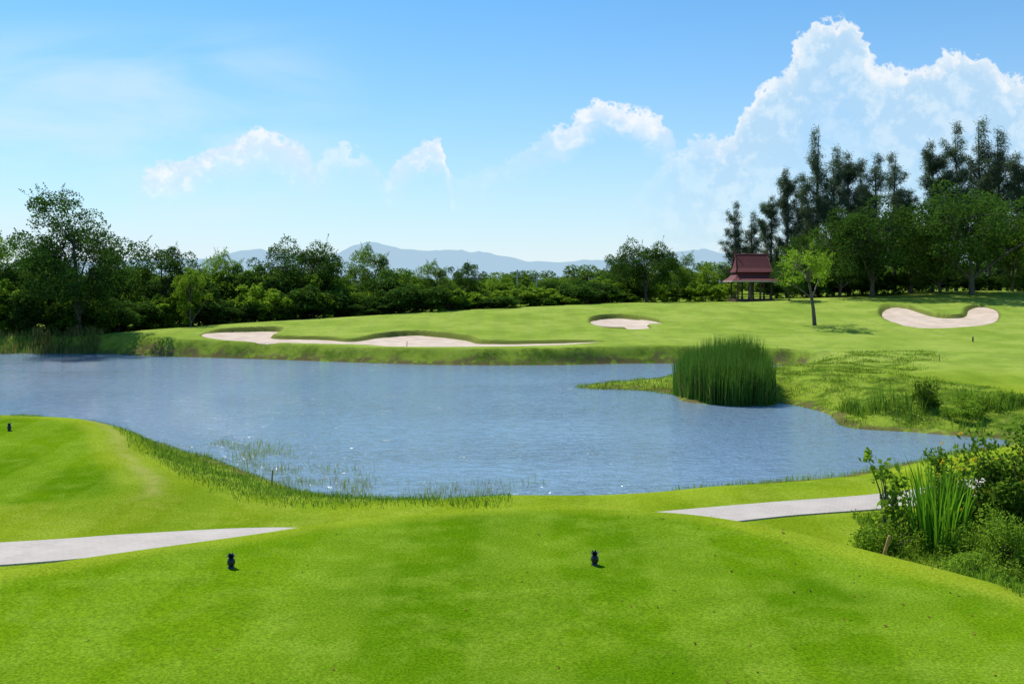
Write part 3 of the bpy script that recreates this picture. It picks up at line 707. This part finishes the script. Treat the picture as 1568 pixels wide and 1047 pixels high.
# ------------------------------------------------------------ world
SUN_EL, SUN_AZ = math.radians(56), math.radians(-40)   # azimuth from +Y, negative to the left
w = bpy.data.worlds.new('World'); scene.world = w; w.use_nodes = True; nt = w.node_tree; nt.nodes.clear(); N = NT(nt)
sky = N.node('ShaderNodeTexSky', sky_type='NISHITA', sun_disc=False); sky.sun_elevation = SUN_EL; sky.sun_rotation = SUN_AZ
sky.air_density = 1.0; sky.dust_density = 0.4; sky.ozone_density = 2.5
g = N.node('ShaderNodeTexCoord').outputs['Generated']
sp = N.node('ShaderNodeSeparateXYZ'); N.put(sp.inputs[0], g)
yy = N.math('MAXIMUM', sp.outputs[1], 0.08)
U = N.math('DIVIDE', sp.outputs[0], yy); Wv = N.math('DIVIDE', sp.outputs[2], yy)
cv = N.node('ShaderNodeCombineXYZ'); N.put(cv.inputs[0], U); N.put(cv.inputs[1], Wv); cvo = cv.outputs[0]
def ramp(pts, uin):
    n = N.node('ShaderNodeValToRGB'); cr = n.color_ramp; cr.interpolation = 'LINEAR'
    while len(cr.elements) < len(pts): cr.elements.new(0.5)
    for i, (a, b_) in enumerate(pts): cr.elements[i].position = min(1, max(0, ((a-784)/1524+.6)/1.2))
    for i, (a, b_) in enumerate(pts): cr.elements[i].color = (b_, b_, b_, 1)
    N.put(n.inputs[0], N.math('DIVIDE', N.math('ADD', uin, 0.6), 1.2)); return n.outputs[0]
def env(pts, uin): return ramp([(a, (435-b_)/1524) for a, b_ in pts], uin)
n1 = N.noise(cvo, 26, 5, 0.5); n2 = N.noise(N.mapping(cvo, loc=(3, 7, 0)), 26, 5, 0.5); n3 = N.noise(N.mapping(cvo, loc=(1, 2, 0)), 60, 4, 0.6)
puff = N.math('MULTIPLY', N.math('SUBTRACT', 0.10, N.math('ABSOLUTE', N.math('SUBTRACT', n3, 0.5))), 0.06)
du = N.math('MULTIPLY', N.math('SUBTRACT', n1, 0.5), 0.035); dw = N.math('MULTIPLY', N.math('SUBTRACT', n2, 0.5), 0.04)
Uo = N.math('ADD', U, du)
envA = env([(600,420),(900,380),(960,320),(1000,270),(1040,232),(1070,210),(1120,203),(1140,168),(1165,135),(1210,100),(1228,58),(1250,33),(1295,28),(1325,60),(1340,98),(1400,108),(1440,90),(1470,75),(1500,98),(1530,118),(1568,125),(1690,170)], Uo)
envB = env([(-100,330),(180,310),(225,258),(300,240),(330,224),(375,210),(405,197),(430,210),(462,217),(475,250),(510,228),(530,212),(555,228),(590,262),(620,236),(660,213),(682,217),(692,272),(740,262),(800,226),(845,197),(880,178),(915,156),(950,163),(1012,175),(1026,205),(1060,300),(1200,360)], Uo)
maskB = ramp([(200,.0),(232,.9),(460,1),(480,.35),(540,.55),(585,.15),(612,.8),(684,1),(696,.1),(790,.25),(840,.6),(870,1),(1015,1),(1035,.1),(1200,0)], Uo)
def layer(envo, fade, rimw, soft=.007):
    d = N.math('ADD', N.math('ADD', N.math('SUBTRACT', envo, Wv), dw), puff)
    return d, N.smooth(d, 0.0, soft), N.smooth(d, 0.0, fade, 1.0, 0.0), N.smooth(d, 0.0, rimw, 1.0, 0.0)
dA, eA, bA, rA = layer(envA, 0.22, 0.030)
dB, eB, bB, rB = layer(envB, 0.050, 0.030, .008)
front = N.smooth(sp.outputs[1], 0.1, 0.3)
sk = N.mix(1.0, sky.outputs[0], (0.47, 1.16, 1.52), 'MULTIPLY')
hz_ = N.math('POWER', N.math('SUBTRACT', 1.0, N.math('MAXIMUM', sp.outputs[2], 0.0), clamp=True), 7.2)
HAZE = (8.7, 9.25, 9.7)
sk = N.mix(N.math('MULTIPLY', hz_, 0.97), sk, HAZE)
ci = N.noise(N.mapping(cvo, (1.0, 4.5, 1), (0, 0, -.18)), 3.2, 5, 0.5, 0.6)
cm = N.math('MULTIPLY', N.smooth(ci, 0.36, 0.66), N.math('MULTIPLY', N.smooth(U, -0.12, -0.28), N.smooth(Wv, 0.28, 0.20)))
sk = N.mix(N.math('MULTIPLY', cm, N.math('MULTIPLY', front, 0.5)), sk, (7.4, 8.9, 9.8))
n3s = N.smooth(n3, 0.35, 0.65)
puffs = N.smooth(N.math('ADD', N.math('MULTIPLY', n1, 0.5), N.math('MULTIPLY', n3, 0.5)), 0.45, 0.58)
colA = N.mix(N.math('MULTIPLY', rA, N.math('ADD', 0.45, N.math('MULTIPLY', n3s, 0.55))), N.mix(puffs, (5.0, 7.3, 9.4), (7.0, 8.6, 9.8)), (9.9, 9.9, 9.9))
alA = N.math('MULTIPLY', N.smooth(U, 0.10, 0.25), N.math('MULTIPLY', front, 0.92))
sk = N.mix(N.math('MULTIPLY', N.math('MULTIPLY', eA, bA), alA), sk, colA)
colB = N.mix(N.math('ADD', 0.15, N.math('MULTIPLY', puffs, 0.85)), (6.6, 8.2, 9.7), (9.8, 9.85, 9.9))
sk = N.mix(N.math('MULTIPLY', N.math('MULTIPLY', eB, bB), N.math('MULTIPLY', front, N.math('MULTIPLY', maskB, 0.95))), sk, colB)
bg = N.node('ShaderNodeBackground'); N.put(bg.inputs[0], sk); bg.inputs[1].default_value = 0.1
o = N.node('ShaderNodeOutputWorld'); nt.links.new(bg.outputs[0], o.inputs[0])

# ------------------------------------------------------------ sun
sl = bpy.data.lights.new('sun', 'SUN'); sl.energy = 5.0; sl.angle = math.radians(0.5); sl.color = (1.0, 0.96, 0.88)
so = link(bpy.data.objects.new('sun', sl))
dirv = Vector((math.sin(SUN_AZ)*math.cos(SUN_EL), math.cos(SUN_AZ)*math.cos(SUN_EL), math.sin(SUN_EL)))
so.rotation_euler = dirv.to_track_quat('Z', 'Y').to_euler(); so.location = (0, 0, 60)

# ------------------------------------------------------------ camera
cd = bpy.data.cameras.new('camera'); cam = link(bpy.data.objects.new('camera', cd))
cd.lens = 35; cd.sensor_width = 36; cd.shift_y = -0.0565; cd.clip_end = 12000; cd.clip_start = 0.1
cam.location = (0, 0, 6); cam.rotation_euler = (math.radians(90), 0, 0)
scene.camera = cam
scene.view_settings.view_transform = 'Standard'; scene.view_settings.look = 'None'; scene.view_settings.exposure = 0
print('DONE polys', sum(len(m.polygons) for m in bpy.data.meshes))
